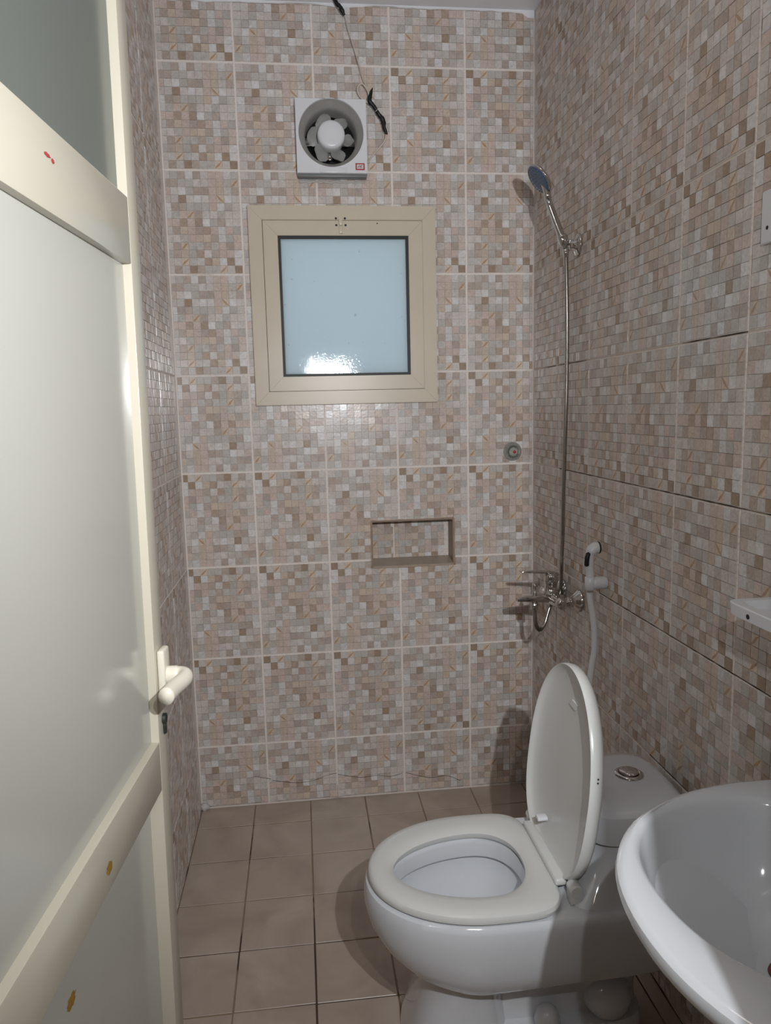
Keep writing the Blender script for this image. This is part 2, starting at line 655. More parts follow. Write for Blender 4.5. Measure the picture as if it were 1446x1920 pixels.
# u runs from the left corner to the right
JB = [-1.0011, -0.7471, -0.4931, -0.2391]
jl = [(0.0, JB[0] - TW - XL)] + [(x - XL, x - XL) for x in JB] + [(-XL, 0)]
FB = {0: [0, 1, 1, 1, 1], 1: [0, 0, 0, 1, 1], 2: [0, 0, 0, 0, 0], 3: [0, 0, 0, 0, 0], 4: [1, 1, 1, 1, 1],
      5: [1, 1, 0, 1, 1], 6: [1, 1, 1, 1, 1], 7: [1, 1, 1, 0, 1], 8: [0, 0, 0, 0, 0]}
tiled_wall(wb, (XL, 0, 0), (1, 0, 0), (0, -1, 0), jl, -XL,
           [(h[0] - XL, h[1], h[2] - XL, h[3]) for h in tiled_back_holes], lambda c, b: FB[b][c])

wr = obj('wall_right', B((0.0022, YF, -0.05), (0.12, 0.0022, CEIL + 0.05)), M['grout_right'], sm=False)
tag(wr, 'mosaic tiled right wall behind toilet and basin', kind='structure')
jr = [(0.0, 0.268 - TW)]
u = 0.268
while u < -YF:
    jr.append((u, u)); u += 0.2560
jr.append((-YF, 0))
tiled_wall(wr, (0, 0, 0), (0, -1, 0), (-1, 0, 0), jr, -YF, [], lambda c, b: 1 if b in (1, 3) and c > 0 else 0)

for z, ya, yb in ((1.234, -0.28, -2.19), (0.902, -0.62, -2.19), (1.566, -0.26, -0.50), (1.566, -1.05, -1.29), (0.5695, -0.95, -2.19)):
    bm = NB(); P = []
    k = int(abs(yb - ya) / 0.02)
    for i in range(k + 1):
        P.append((0.0010, ya + (yb - ya) * i / k, z + 0.0004 + random.uniform(-.0002, .0002)))
    tube(bm, P, [random.uniform(0.0004, 0.0013) for _ in P], 5)
    obj('open_joint', bm, M['crack'], wr)

wl = obj('wall_left', B((XL - 0.12, YF, -0.05), (XL - 0.0022, 0.0022, CEIL + 0.05)), M['grout_back'], sm=False)
tag(wl, 'mosaic tiled left wall partly hidden by the open door', kind='structure')
jj = []
u = -YF - 0.312
while u > 0:
    jj.append(u); u -= 0.2550
jj = sorted(jj)
jlw = [(0.0, jj[0] - TW)] + [(x, x) for x in jj] + [(-YF, 0)]
tiled_wall(wl, (XL, YF, 0), (0, 1, 0), (1, 0, 0), jlw, -YF, [], lambda c, b: (b + 1) % 2 if b < 4 else 1)

# front wall with the doorway (behind / beside the camera)
wf = obj('wall_front', wall_strips((XL - 0.12, -0.05, 0.12, CEIL + 0.05), [(-1.165, -0.01, -0.46, 2.16)], YF - 0.10, YF), M['plaster'], sm=False)
tag(wf, 'front wall with the doorway', kind='structure')
# entrance hall the picture is taken from
hb = NB()
box(hb, (-2.6, -5.0, -0.05), (-2.5, YF - 0.1, 2.85)); box(hb, (0.9, -5.0, -0.05), (1.0, YF - 0.1, 2.85))
box(hb, (-2.6, -5.1, -0.05), (1.0, -5.0, 2.85)); box(hb, (-2.6, -5.1, 2.80), (1.0, YF - 0.1, 2.9))
box(hb, (-2.6, YF - 0.1, -0.05), (XL - 0.12, YF, 2.85)); box(hb, (0.12, YF - 0.1, -0.05), (1.0, YF, 2.85))
wh = obj('wall_hall', hb, M['hall'], sm=False)
tag(wh, 'plain cream hall walls around the doorway', kind='structure')
fh = obj('floor_hall', B((-2.6, -5.1, -0.08), (1.0, YF, -0.004)), M['hall_floor'], sm=False)
tag(fh, 'plain hall floor outside the doorway', kind='structure')

cl = obj('ceiling', B((XL - 0.12, YF - 0.1, CEIL), (0.12, 0.14, CEIL + 0.1)), M['ceiling'], sm=False)
tag(cl, 'white painted ceiling', kind='structure')
# smeared plaster line where the tiles meet the ceiling
bm = NB()
n = 60
top, bot, mid = [], [], []
for i in range(n + 1):
    x = XL + 0.002 + (-XL - 0.004) * i / n
    d = 0.006 + 0.010 * noise.noise(Vector((x * 7, 1, 2))) + 0.004 * noise.noise(Vector((x * 30, 3, 1)))
    if x > -0.03: d += 0.016
    d = max(0.003, d)
    top.append(bm.verts.new((x, -0.006, CEIL - 0.0003)))
    mid.append(bm.verts.new((x, -0.005, CEIL - d * 0.7)))
    bot.append(bm.verts.new((x, -0.0012, CEIL - d)))
for i in range(n):
    bm.faces.new((top[i], top[i + 1], mid[i + 1], mid[i]))
    bm.faces.new((mid[i], mid[i + 1], bot[i + 1], bot[i]))
tr = obj('trim_1', bm, M['ceiling'])
tag(tr, 'smeared white plaster line between tiles and ceiling', kind='structure')

# floor
fl = obj('floor', B((XL - 0.1, YF, -0.08), (0.1, 0.10, -0.0022)), M['grout_floor'], sm=False)
tag(fl, 'bathroom floor of square beige tiles', kind='structure')
XJ = [XL, -1.0510, -0.8487, -0.6464, -0.4441, -0.2418, -0.0395, 0.0]
YJ = [0.0, -0.137] + [-0.341 - 0.2092 * k for k in range(9)] + [YF]
YJ = sorted(YJ, reverse=True)
fcache = {}
for i in range(len(XJ) - 1):
    for j in range(len(YJ) - 1):
        w, d = XJ[i + 1] - XJ[i] - 0.004, YJ[j] - YJ[j + 1] - 0.004
        if w < 0.01 or d < 0.01: continue
        key = (round(w, 4), round(d, 4))
        if key not in fcache:
            b = B((0, 0, -0.008), (w, d, 0), 0.0012, 1)
            me = bpy.data.meshes.new('floor_tile'); b.to_mesh(me); b.free(); me.materials.append(M['floor_tile']); fcache[key] = me
        o = bpy.data.objects.new('floor_tile', fcache[key]); COL.objects.link(o); o.parent = fl
        o.location = (XJ[i] + 0.002, YJ[j + 1] + 0.002, random.uniform(-0.0004, 0.0004))
        o.rotation_euler = (random.uniform(-0.0015, 0.0015), random.uniform(-0.0015, 0.0015), random.uniform(-0.004, 0.004))

# hairline cracks low on the back wall
def crack(pts, r=0.0008):
    return [(x, y, z) for x, y, z in pts]


bm = NB()
for pts in ([(-1.05, 0.112), (-1.00, 0.098), (-0.99, 0.094)], [(-0.985, 0.092), (-0.90, 0.074), (-0.83, 0.078), (-0.78, 0.094), (-0.75, 0.098)],
            [(-0.745, 0.095), (-0.66, 0.076), (-0.60, 0.080), (-0.55, 0.072), (-0.50, 0.080)], [(-0.49, 0.08), (-0.40, 0.052), (-0.33, 0.055), (-0.28, 0.03)]):
    P = [(x + random.uniform(-.003, .003), -0.0014, z + random.uniform(-.002, .002)) for x, z in pts]
    tube(bm, spline(P, 4), 0.0008, 4)
obj('hairline_crack', bm, M['crack'], wb)

# lumpy mortar left in the corner at the foot of the left wall
bm = NB()
bmesh.ops.create_icosphere(bm, subdivisions=3, radius=1)
for v in bm.verts:
    nn = 1 + 0.4 * noise.noise(v.co * 2.5)
    v.co = Vector((XL + 0.012 + v.co.x * 0.016 * nn, -0.012 + v.co.y * 0.012 * nn, 0.012 + v.co.z * 0.014 * nn))
obj('mortar_lump', bm, M['plaster'], wb)

# ------------------------------------------------------------------ niche (part of the back wall)
x0, z0, x1, z1 = NICHE
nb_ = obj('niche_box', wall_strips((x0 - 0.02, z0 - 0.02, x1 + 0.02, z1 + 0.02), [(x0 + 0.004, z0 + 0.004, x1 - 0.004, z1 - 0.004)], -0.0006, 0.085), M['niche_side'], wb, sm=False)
for v in nb_.data.vertices:      # keep the lining inside the hole
    v.co.x = min(max(v.co.x, x0 - 0.0005), x1 + 0.0005)
    v.co.z = min(max(v.co.z, z0 - 0.0005), z1 + 0.0005)
bm = NB()
box(bm, (x0, 0.083, z0), (x1, 0.095, z1))
obj('niche_back', bm, M['grout_back'], wb, sm=False)
DEP = 0.080
for (pu0, pu1, off) in ((x0 + 0.004, -0.4931 - 0.012, 0.05), (-0.4931 - 0.010, x1 - 0.005, -0.06)):
    place_tile(wb, (0, DEP, 0), (1, 0, 0), (0, 0, 1), (0, -1, 0), (pu0, z0 + 0.016, pu1, z1 - 0.005), 0, [], (pu0 - abs(off), z0 - 0.02), 'niche_tile')
bm = NB()
vs = [bm.verts.new(p) for p in ((x0 + .004, -0.002, z0 + 0.004), (x1 - .004, -0.002, z0 + 0.004), (x1 - .004, DEP, z0 + 0.017), (x0 + .004, DEP, z0 + 0.017),
                                (x0 + .004, -0.002, z0 - 0.004), (x1 - .004, -0.002, z0 - 0.004), (x1 - .004, DEP, z0 - 0.0), (x0 + .004, DEP, z0 - 0.0))]
for f in ((0, 1, 2, 3), (0, 4, 5, 1), (1, 5, 6, 2), (2, 6, 7, 3), (3, 7, 4, 0), (7, 6, 5, 4)): bm.faces.new([vs[i] for i in f])
bmesh.ops.recalc_face_normals(bm, faces=bm.faces[:])
obj('niche_sill', bm, M['stone'], wb, sm=False)
# rough mortar smears round the niche edge
bm = NB()
for (pa, pb) in (((x0 - .003, z0 - .003), (x1 + .004, z0 - .001)), ((x0 - .002, z0), (x0 - .002, z1)), ((x1 + .003, z0 - .004), (x1 + .003, z1)), ((x0, z1 + .002), (x1, z1 + .002))):
    P = []
    for i in range(13):
        t = i / 12
        P.append((pa[0] * (1 - t) + pb[0] * t + random.uniform(-.001, .001), -0.001, pa[1] * (1 - t) + pb[1] * t + random.uniform(-.0015, .0015)))
    tube(bm, P, [random.uniform(0.0015, 0.003) for _ in P], 6)
obj('niche_edge_mortar', bm, mat('mortar_brown', (176, 152, 136), 0.8, noise_amt=0.3, nscale=60), wb)

# ------------------------------------------------------------------ window
win = empty('window_1', (-0.6655, 0, 1.46), 'square frosted window with a cream aluminium frame', kind='structure')
win_inv = Matrix.Translation(Vector((-0.6655, 0, 1.46))).inverted()


def rail_frame(name, ox0, oz0, ox1, oz1, w, yb, yf, m, parent, bev=0.002):
    """four mitred rails"""
    O = [(ox0, oz0), (ox1, oz0), (ox1, oz1), (ox0, oz1)]
    I = [(ox0 + w, oz0 + w), (ox1 - w, oz0 + w), (ox1 - w, oz1 - w), (ox0 + w, oz1 - w)]
    g = 0.0002
    for k in range(4):
        q = (k + 1) % 4
        a, b, c, d = [Vector((p[0], 0, p[1])) for p in (O[k], O[q], I[q], I[k])]
        t = (b - a).normalized() * g
        a += t; d += t; b -= t; c -= t
        bm = NB()
        f = [bm.verts.new((p.x, yf, p.z)) for p in (a, b, c, d)]
        r = [bm.verts.new((p.x, yb, p.z)) for p in (a, b, c, d)]
        bm.faces.new(f); bm.faces.new(list(reversed(r)))
        for i in range(4): bm.faces.new((f[i], r[i], r[(i + 1) % 4], f[(i + 1) % 4]))
        bmesh.ops.recalc_face_normals(bm, faces=bm.faces[:])
        es = [e for e in bm.edges if (e.verts[0] in f and e.verts[1] in f) and ({e.verts[0], e.verts[1]} in ({f[0], f[1]}, {f[2], f[3]}))]
        bmesh.ops.bevel(bm, geom=es, offset=bev, segments=2, affect='EDGES')
        o = obj(name, bm, m, parent)
        o.data.transform(win_inv)


rail_frame('frame_rail', -0.980, 1.460, -0.350, 2.116, 0.046, 0.030, -0.020, M['cream_win'], win)
rail_frame('sash_rail', -0.9325, 1.5075, -0.3945, 2.0695, 0.0485, 0.025, -0.016, M['cream_win'], win)
rail_frame('gasket', -0.8838, 1.5562, -0.4432, 2.0208, 0.0088, 0.012, -0.010, M['black'], win, 0.001)
rail_frame('gap_backing', -0.952, 1.488, -0.376, 2.089, 0.040, 0.034, 0.0265, M['old_metal'], win, 0.001)  # added dark backing, stops outside light leaking between frame and sash
o = obj('window_pane', B((-0.881, 0.000, 1.559), (-0.446, 0.006, 2.018)), M['pane'], win, sm=False); o.data.transform(win_inv)
# the latch stump and its screw holes
bm = NB()
box(bm, (-0.679, -0.024, 2.053), (-0.666, -0.018, 2.080), 0.001); box(bm, (-0.6785, -0.023, 2.027), (-0.6665, -0.016, 2.050), 0.001)
o = obj('latch_stump', bm, M['cream_win'], win); o.data.transform(win_inv)
for (x, z) in ((-0.688, 2.075), (-0.658, 2.075), (-0.687, 2.054), (-0.656, 2.054), (-0.549, 2.060)):
    bm = NB(); r = 0.0038 if x < -0.6 else 0.0022
    yy = -0.0203 if z > 2.0695 else -0.0163
    lathe(bm, (x, yy + 0.0006, z), (0, -1, 0), [(0, r), (0.0006, r), (0.0005, r * .6)], 12)
    o = obj('screw_hole', bm, M['black'], win); o.data.transform(win_inv)
# outside sill block so that the opening has depth
# ------------------------------------------------------------------ exhaust fan
FX, FZ = -0.696, 2.338
fan = empty('exhaust_fan', (FX, 0, 2.20), 'white square exhaust fan with six blades set above the window', 'fan')
finv = Matrix.Translation(Vector((FX, 0, 2.20))).inverted()


def fpart(name, bm, m, sm=True, parent=None):
    o = obj(name, bm, m, parent or fan, sm=sm)
    o.data.transform(finv)
    return o


bm = NB()
n = 64
Y0, Y1 = -0.042, -0.002
x0f, x1f, z0f, z1f = -0.811, -0.579, 2.212, 2.443
R0 = 0.1065
ring = []
sq = []
for k in range(n):
    t = 2 * PI * (k + .5) / n
    c, s = math.cos(t), math.sin(t)
    ring.append((FX + R0 * c, FZ + R0 * s))
    # project on the square
    tx = ((x1f if c > 0 else x0f) - FX) / c if abs(c) > 1e-6 else 1e9
    tz = ((z1f if s > 0 else z0f) - FZ) / s if abs(s) > 1e-6 else 1e9
    q = min(tx, tz)
    sq.append((FX + q * c, FZ + q * s))
# snap nearest to corners
for (cx, cz) in ((x0f, z0f), (x1f, z0f), (x1f, z1f), (x0f, z1f)):
    i = min(range(n), key=lambda k: (sq[k][0] - cx) ** 2 + (sq[k][1] - cz) ** 2)
    sq[i] = (cx, cz)
for k in range(n):     # keep ring inside plate
    x, z = ring[k]
    ring[k] = (min(max(x, x0f + .003), x1f - .003), max(z, z0f + 0.012))
rings = [[(x, Y1, z) for x, z in sq], [(x, Y0 + .003, z) for x, z in sq],
         [(x * .994 + FX * .006, Y0, z * .994 + FZ * .006) for x, z in sq], [(x, Y0, z) for x, z in ring], [(FX + (x - FX) * .985, Y0 + .004, FZ + (z - FZ) * .985) for x, z in ring]]
loft(bm, rings, False, False)
fpart('front_plate', bm, M['white_plastic'])
bm = NB()
rr = []
for (r, y) in ((0.985, Y0 + .004), (0.93, Y0 + 0.018), (0.84, Y0 + .03), (0.80, Y0 + .045), (0.79, 0.06)):
    rr.append([(FX + (x - FX) * r, y, FZ + 0.0 + (z - FZ) * r) if r > .9 else (FX + R0 * r * math.cos(2 * PI * (k + .5) / n), y, FZ + R0 * r * math.sin(2 * PI * (k + .5) / n)) for k, (x, z) in enumerate(ring)])
loft(bm, rr, False, False)
for f in bm.faces: f.normal_flip()
fpart('funnel', bm, M['fan_grey'])
bm = NB()
lathe(bm, (FX, 0.075, FZ), (0, 1, 0), [(0, 0.092), (0.004, 0.092)], 40)
fpart('rear_shutter', bm, M['fan_dark'])
bm = NB()
lathe(bm, (FX, 0.045, FZ - 0.006), (0, -1, 0), [(0, 0.040), (0.05, 0.044), (0.078, 0.0455), (0.088, 0.0445), (0.0925, 0.041), (0.0945, 0.034), (0.095, 0)], 40)
fpart('hub', bm, M['white_plastic'])
for k in range(6):
    a = math.radians(52 + 60 * k)
    bm = NB()
    rows = []
    for i, r in enumerate((0.036, 0.045, 0.055, 0.065, 0.073, 0.0785)):
        wid = (0.020, 0.030, 0.040, 0.045, 0.040, 0.022)[i]
        row = []
        for j in range(7):
            t = (j / 6 - 0.5)
            ang = a + t * wid / r * 1.25 + 0.10 * (r - 0.04) / 0.05
            y = -0.006 + t * 0.034 + 0.006 * math.cos(t * PI)
            rc = r * (1 - 0.05 * abs(t * 2) ** 2)
            row.append((FX + rc * math.cos(ang), y, FZ - 0.006 + rc * math.sin(ang)))
        rows.append(row)
    vr = [[bm.verts.new(p) for p in r] for r in rows]
    for r1, r2 in zip(vr, vr[1:]):
        for j in range(6): bm.faces.new((r1[j], r1[j + 1], r2[j + 1], r2[j]))
    bmesh.ops.solidify(bm, geom=bm.faces[:], thickness=0.0016)
    fpart('blade', bm, M['blade'])
bm = NB()
box(bm, (FX - 0.012, 0.00, FZ - 0.072), (FX + 0.003, 0.012, FZ - 0.052), 0.0015); box(bm, (FX - 0.085, 0.05, FZ - 0.012), (FX + 0.085, 0.056, FZ + 0.012), 0.001)
fpart('motor_bracket', bm, M['chrome'])
bm = NB()
box(bm, (x0f + 0.002, -0.034, 2.203), (x1f - 0.002, -0.002, 2.2115), 0.001)
fpart('bottom_lip', bm, M['grey_plastic'])
bm = NB()
box(bm, (FX - 0.040, Y0 - 0.002, 2.213), (FX + 0.048, Y0 + 0.004, 2.231), 0.0012)
fpart('pull_tab', bm, M['white_plastic'])
# red maker's mark
mk = empty('maker_mark', (0, 0, 0)); mk.parent = fan
mx0, mx1, mz0, mz1 = -0.6190, -0.5890, 2.2225, 2.2440
ox, oz = FX, 2.20
fm = []
bm = B((mx0, Y0 - 0.0008, mz0), (mx1, Y0 + 0.001, mz1))
o = obj('mark_field', bm, M['red'], mk, sm=False); o.data.transform(finv)
bm = B((mx0 + .0042, Y0 - 0.0012, mz0 + .0038), (mx1 - .0042, Y0, mz1 - .0038))
o = obj('mark_panel', bm, M['mark_white'], mk, sm=False); o.data.transform(finv)
bm = NB()
cxm, czm = (mx0 + mx1) / 2, (mz0 + mz1) / 2
for seg in ([(-8, -4), (-4.5, 1), (-1, 4.5), (-1, -3.5)], [(-5, -1), (-1, -1)], [(1.4, -4), (1.4, 2.5)], [(1.4, -1), (5, 4.4)], [(2.6, 0), (6.4, -4)], [(3.4, 3), (7, 3)]):
    tube(bm, [(cxm + x * .001 * 1.05, Y0 - .0014, czm + z * .001 * 1.05) for x, z in seg], 0.00062, 5)
o = obj('mark_letters', bm, M['mark_dark'], mk); o.data.transform(finv)
# silicone round the foot of the fan
bm = NB()
P = [(x0f + .004 + i * .0092, -0.0025, 2.195 + random.uniform(-.002, .002)) for i in range(25)]
tube(bm, P, [random.uniform(.0018, .0042) for _ in P], 6)
fpart('sealant', bm, M['plaster'])

# ------------------------------------------------------------------ fan wire
wire = empty('fan_wire', (-0.66, -0.03, CEIL - 0.002), 'thin pale wire dropping from the ceiling to the fan, joints wrapped in black tape', 'wire')
winv = Matrix.Translation(Vector((-0.66, -0.03, CEIL - 0.002))).inverted()


def wpart(name, bm, m):
    o = obj(name, bm, m, wire); o.data.transform(winv); return o


bm = NB()
tube(bm, spline([(-0.676, -0.030, 2.746), (-0.662, -0.033, 2.722), (-0.641, -0.034, 2.700), (-0.630, -0.034, 2.656), (-0.616, -0.034, 2.61), (-0.602, -0.034, 2.562), (-0.587, -0.033, 2.512), (-0.577, -0.032, 2.488), (-0.566, -0.031, 2.462), (-0.562, -.03, 2.445)]), 0.0013, 6)
wpart('upper_strand', bm, M['wire'])
bm = NB()
tube(bm, spline([(-0.640, -0.028, 2.702), (-0.627, -0.026, 2.650), (-0.606, -0.026, 2.585), (-0.588, -0.025, 2.53), (-0.574, -0.026, 2.485), (-0.569, -0.029, 2.458), (-0.563, -.03, 2.444)]), 0.0011, 6)
wpart('second_strand', bm, M['wire'])
bm = NB()
tube(bm, spline([(-0.564, -0.032, 2.452), (-0.575, -0.034, 2.478), (-0.590, -0.034, 2.493), (-0.604, -0.032, 2.482), (-0.603, -0.030, 2.465), (-0.590, -0.028, 2.449), (-0.571, -0.028, 2.437), (-.560, -.03, 2.431)]), 0.0027, 7)
wpart('loop', bm, M['wire'])
bm = NB()
tube(bm, spline([(-0.512, -0.030, 2.345), (-0.519, -0.028, 2.320), (-0.541, -0.022, 2.294), (-0.566, -0.018, 2.269), (-0.576, -0.020, 2.252)]), 0.0028, 7)
wpart('lower_strand', bm, M['wire'])


def tape(pts, rads, seed):
    bm = NB()
    tube(bm, spline(pts, 5), 0.004, 9)
    rs = []
    S = spline(pts, 5)
    for v in bm.verts:
        i = min(range(len(S)), key=lambda k: (S[k] - v.co).length)
        t = i / (len(S) - 1) * (len(rads) - 1)
        a = int(min(t, len(rads) - 2)); r = rads[a] * (1 - (t - a)) + rads[a + 1] * (t - a)
        v.co = S[i] + (v.co - S[i]).normalized() * r * (1 + 0.35 * noise.noise(v.co * 120 + Vector((seed, 0, 0))))
    return bm


wpart('black_tape', tape([(-0.672, -0.033, 2.7465), (-0.665, -0.035, 2.731), (-0.654, -0.036, 2.722), (-0.649, -0.035, 2.711), (-0.640, -0.033, 2.699)], [.006, .007, .006, .0075, .004], 1), M['tape'])
wpart('black_tape', tape([(-0.555, -0.031, 2.482), (-0.562, -0.032, 2.462), (-0.566, -0.032, 2.440), (-0.551, -0.032, 2.424), (-0.539, -0.031, 2.404), (-0.524, -0.030, 2.386), (-0.519, -0.030, 2.361), (-0.511, -0.030, 2.339)], [.0015, .006, .0085, .0065, .0065, .008, .0065, .0035], 5), M['tape'])
bm = NB(); tube(bm, spline([(-0.548, -0.039, 2.407), (-0.541, -0.0395, 2.413), (-0.533, -0.036, 2.424)], 4), 0.0009, 5)
wpart('loose_strand', bm, M['mark_white'])

# ------------------------------------------------------------------ stop valve in the back wall
vx, vz = -0.076, 1.277
sv = empty('stop_valve', (vx, 0, vz), 'bare stop valve with a red centre sunk in a round grey mortar patch', 'valve')
vinv = Matrix.Translation(Vector((vx, 0, vz))).inverted()
def vp(name, bm, m):
    o = obj(name, bm, m, sv); o.data.transform(vinv); return o
bm = NB()
lathe(bm, (vx, 0, vz), (0, -1, 0), [(-0.001, 0.034), (0.0018, 0.0335), (0.0028, 0.030), (0.0022, 0.0215), (-0.012, 0.0205), (-0.016, 0.0)], 36, cap=False)
for v in bm.verts:
    v.co.y += 0.0006 * noise.noise(v.co * 200)
    if (Vector((v.co.x, v.co.z)) - Vector((vx, vz))).length < 0.024: v.co.x += 0.005; v.co.z -= 0.002
vp('mortar_ring', bm, M['mortar'])
bm = NB()
lathe(bm, (vx + .006, 0.010, vz - .002), (0, -1, 0), [(0, 0.0185), (0.006, 0.0185), (0.009, 0.015), (0.010, 0.010), (0.0102, 0)], 9)
for v in bm.verts: v.co.y += 0.0015 * noise.noise(v.co * 150)
vp('valve_body', bm, mat('limed_metal', (150, 152, 142), 0.6, noise_amt=0.35, nscale=120))
bm = NB(); lathe(bm, (vx + .008, -0.0002, vz - .002), (0, -1, 0), [(0, 0.0055), (0.002, 0.005), (0.003, 0.003), (0.003, 0)], 14)
vp('red_centre', bm, M['red'])
bm = NB()
for i in range(7):
    a = -2.4 + i * 0.3
    bmesh.ops.create_icosphere(bm, subdivisions=1, radius=0.0022, matrix=Matrix.Translation((vx + .004 + 0.022 * math.cos(a), -0.0022, vz - .002 + 0.022 * math.sin(a))))
vp('dark_chips', bm, M['old_metal'])

# ------------------------------------------------------------------ shower set
br = empty('shower_bracket', (0, -0.427, 1.91), 'round chrome wall bracket holding the hand shower', 'bracket')
binv = Matrix.Translation(Vector((0, -0.427, 1.91))).inverted()
def bp_(name, bm, m):
    o = obj(name, bm, m, br); o.data.transform(binv); return o
bm = NB(); lathe(bm, (-0.0012, -0.427, 1.905), (-1, 0, 0), [(0, 0.032), (0.003, 0.0325), (0.006, 0.030), (0.009, 0.021), (0.014, 0.014), (0.026, 0.0125)], 32)
bp_('wall_flange', bm, M['chrome'])
HA = (Vector((-0.117, -0.427, 2.088)) - Vector((-0.040, -0.427, 1.900))).normalized()
bm = NB(); lathe(bm, Vector((-0.0395, -0.427, 1.900)), HA, [(0.002, 0.0125), (0.004, 0.0145), (0.030, 0.0155), (0.034, 0.0135)], 20)
bp_('cradle', bm, M['chrome'])
bm = NB(); tube(bm, [(-0.002, -0.427, 1.911), (-0.036, -0.427, 1.911)], 0.009, 14)
bp_('arm', bm, M['chrome'])
hs = empty('hand_shower', (-0.040, -0.427, 1.900), 'chrome hand shower with a blue grey spray face and long steel hose', 'shower head')
hinv = Matrix.Translation(Vector((-0.040, -0.427, 1.900))).inverted()
def hp_(name, bm, m, par=None):
    o = obj(name, bm, m, par or hs); o.data.transform(hinv); return o
p0 = Vector((-0.0395, -0.427, 1.898))
bm = NB(); tube(bm, [p0, p0 + HA * .02, p0 + HA * .04, p0 + HA * .10, p0 + HA * .125, p0 + HA * .145], [.0095, .011, .0115, .0102, .0096, .0098], 18)
hp_('handle', bm, M['chrome'])
HN = Vector((-0.79, -0.06, -0.61)).normalized()
HC = Vector((-0.121, -0.427, 2.0855))
bm = NB(); lathe(bm, HC, -HN, [(-0.002, 0.044), (-0.001, 0.047), (0.003, 0.0475), (0.008, 0.044), (0.015, 0.030), (0.019, 0.014), (0.020, 0)], 40, cap=False)
tube(bm, [p0 + HA * .140, p0 + HA * .155 - HN * .004, HC - HA * .036 - HN * .013, HC - HN * .014], [.0098, .0102, .012, .012], 16)
head = hp_('head', bm, M['chrome'])
bm = NB(); lathe(bm, HC, HN, [(0.001, 0.044), (0.0026, 0.0435), (0.0034, 0.030), (0.0036, 0)], 40)
face = hp_('spray_face', bm, M['spray_blue'])
u_, w_ = frame_of(HN)
bm = NB()
for rr_, cnt in ((0.010, 6), (0.020, 12), (0.030, 18), (0.038, 24)):
    for k in range(cnt):
        a = 2 * PI * k / cnt
        c = HC + HN * 0.0030 + (u_ * math.cos(a) + w_ * math.sin(a)) * rr_
        lathe(bm, c, HN, [(0, 0.0012), (0.0014, 0.0008)], 5)
nz = hp_('nozzles', bm, M['nozzle'], head); nz['kind'] = 'stuff'
HOSE = [(-0.119, -0.400, 0.820), (-0.1185, -0.400, 0.785), (-0.114, -0.396, 0.750), (-0.099, -0.388, 0.730), (-0.078, -0.378, 0.748), (-0.056, -0.366, 0.800), (-0.022, -0.352, 0.830), (-0.016, -0.350, 0.870), (-0.022, -0.370, 0.95),
        (-0.027, -0.392, 1.041), (-0.029, -0.40, 1.16), (-0.028, -0.405, 1.291), (-0.027, -0.41, 1.420), (-0.026, -0.412, 1.534), (-0.030, -0.420, 1.70), (-0.037, -0.427, 1.86), (-0.0395, -0.427, 1.898)]
hspl = spline(HOSE, 40)
# ridged steel hose
bm = NB(); tube(bm, hspl, [0.0068 if i % 2 else 0.0058 for i in range(len(hspl))], 10)
hp_('hose', bm, M['steel_hose'])
bm = NB(); tube(bm, [(-0.0375, -0.427, 1.868), (-0.0392, -0.427, 1.897)], [.0075, .0098], 16)
hp_('hose_nut', bm, M['chrome'])

# ------------------------------------------------------------------ mixer tap
mt = empty('shower_mixer', (0, -0.40, 0.84), 'chrome wall mixer tap with flat lever and spout below the hose', 'tap')
minv = Matrix.Translation(Vector((0, -0.40, 0.84))).inverted()
def mp(name, bm, m, sm=True):
    o = obj(name, bm, m, mt, sm=sm); o.data.transform(minv); return o
for y in (-0.475, -0.325):
    bm = NB(); lathe(bm, (-0.0012, y, 0.842), (-1, 0, 0), [(0, 0.035), (0.002, 0.0355), (0.008, 0.031), (0.018, 0.020), (0.024, 0.016)], 32)
    mp('wall_flange', bm, M['chrome'])
    bm = NB(); lathe(bm, (-0.022, y, 0.840), (-1, 0, 0), [(0, 0.0165), (0.002, 0.0175), (0.018, 0.0175), (0.020, 0.0165)], 6)
    lathe(bm, (-0.040, y, 0.838), (-1, 0, 0), [(0, 0.013), (0.018, 0.014)], 18)
    mp('union_nut', bm, M['chrome'])
bm = NB()
lathe(bm, (-0.060, -0.492, 0.836), (0, 1, 0), [(0, 0.012), (0.003, 0.0165), (0.03, 0.018), (0.06, 0.0215), (0.124, 0.0215), (0.154, 0.018), (0.181, 0.0165), (0.184, 0.012)], 26)
mp('body', bm, M['chrome'])
bm = NB()
sec = []
for (x, z, hy, hz) in ((-0.058, 0.836, .019, .016), (-0.085, 0.837, .018, .014), (-0.12, 0.838, .017, .012), (-0.155, 0.8375, .015, .009), (-0.178, 0.836, .012, .006)):
    sec.append([(x, -0.40 + hy * math.copysign(abs(math.cos(t)) ** .6, math.cos(t)), z + hz * math.copysign(abs(math.sin(t)) ** .6, math.sin(t))) for t in [2 * PI * k / 20 for k in range(20)]])
loft(bm, sec)
mp('spout', bm, M['chrome'])
bm = NB(); lathe(bm, (-0.120, -0.40, 0.832), (0, 0, -1), [(0, 0.011), (0.012, 0.011), (0.014, 0.0125), (0.030, 0.0125), (0.032, 0.009)], 18)
mp('hose_outlet', bm, M['chrome'])
bm = NB(); lathe(bm, (-0.119, -0.40, 0.848), (0, 0, 1), [(0, 0.0075), (0.010, 0.007), (0.012, 0.0045), (0.018, 0.0045), (0.020, 0.0085), (0.030, 0.0095), (0.034, 0.0085), (0.036, 0.004)], 18)
mp('diverter_knob', bm, M['chrome'])
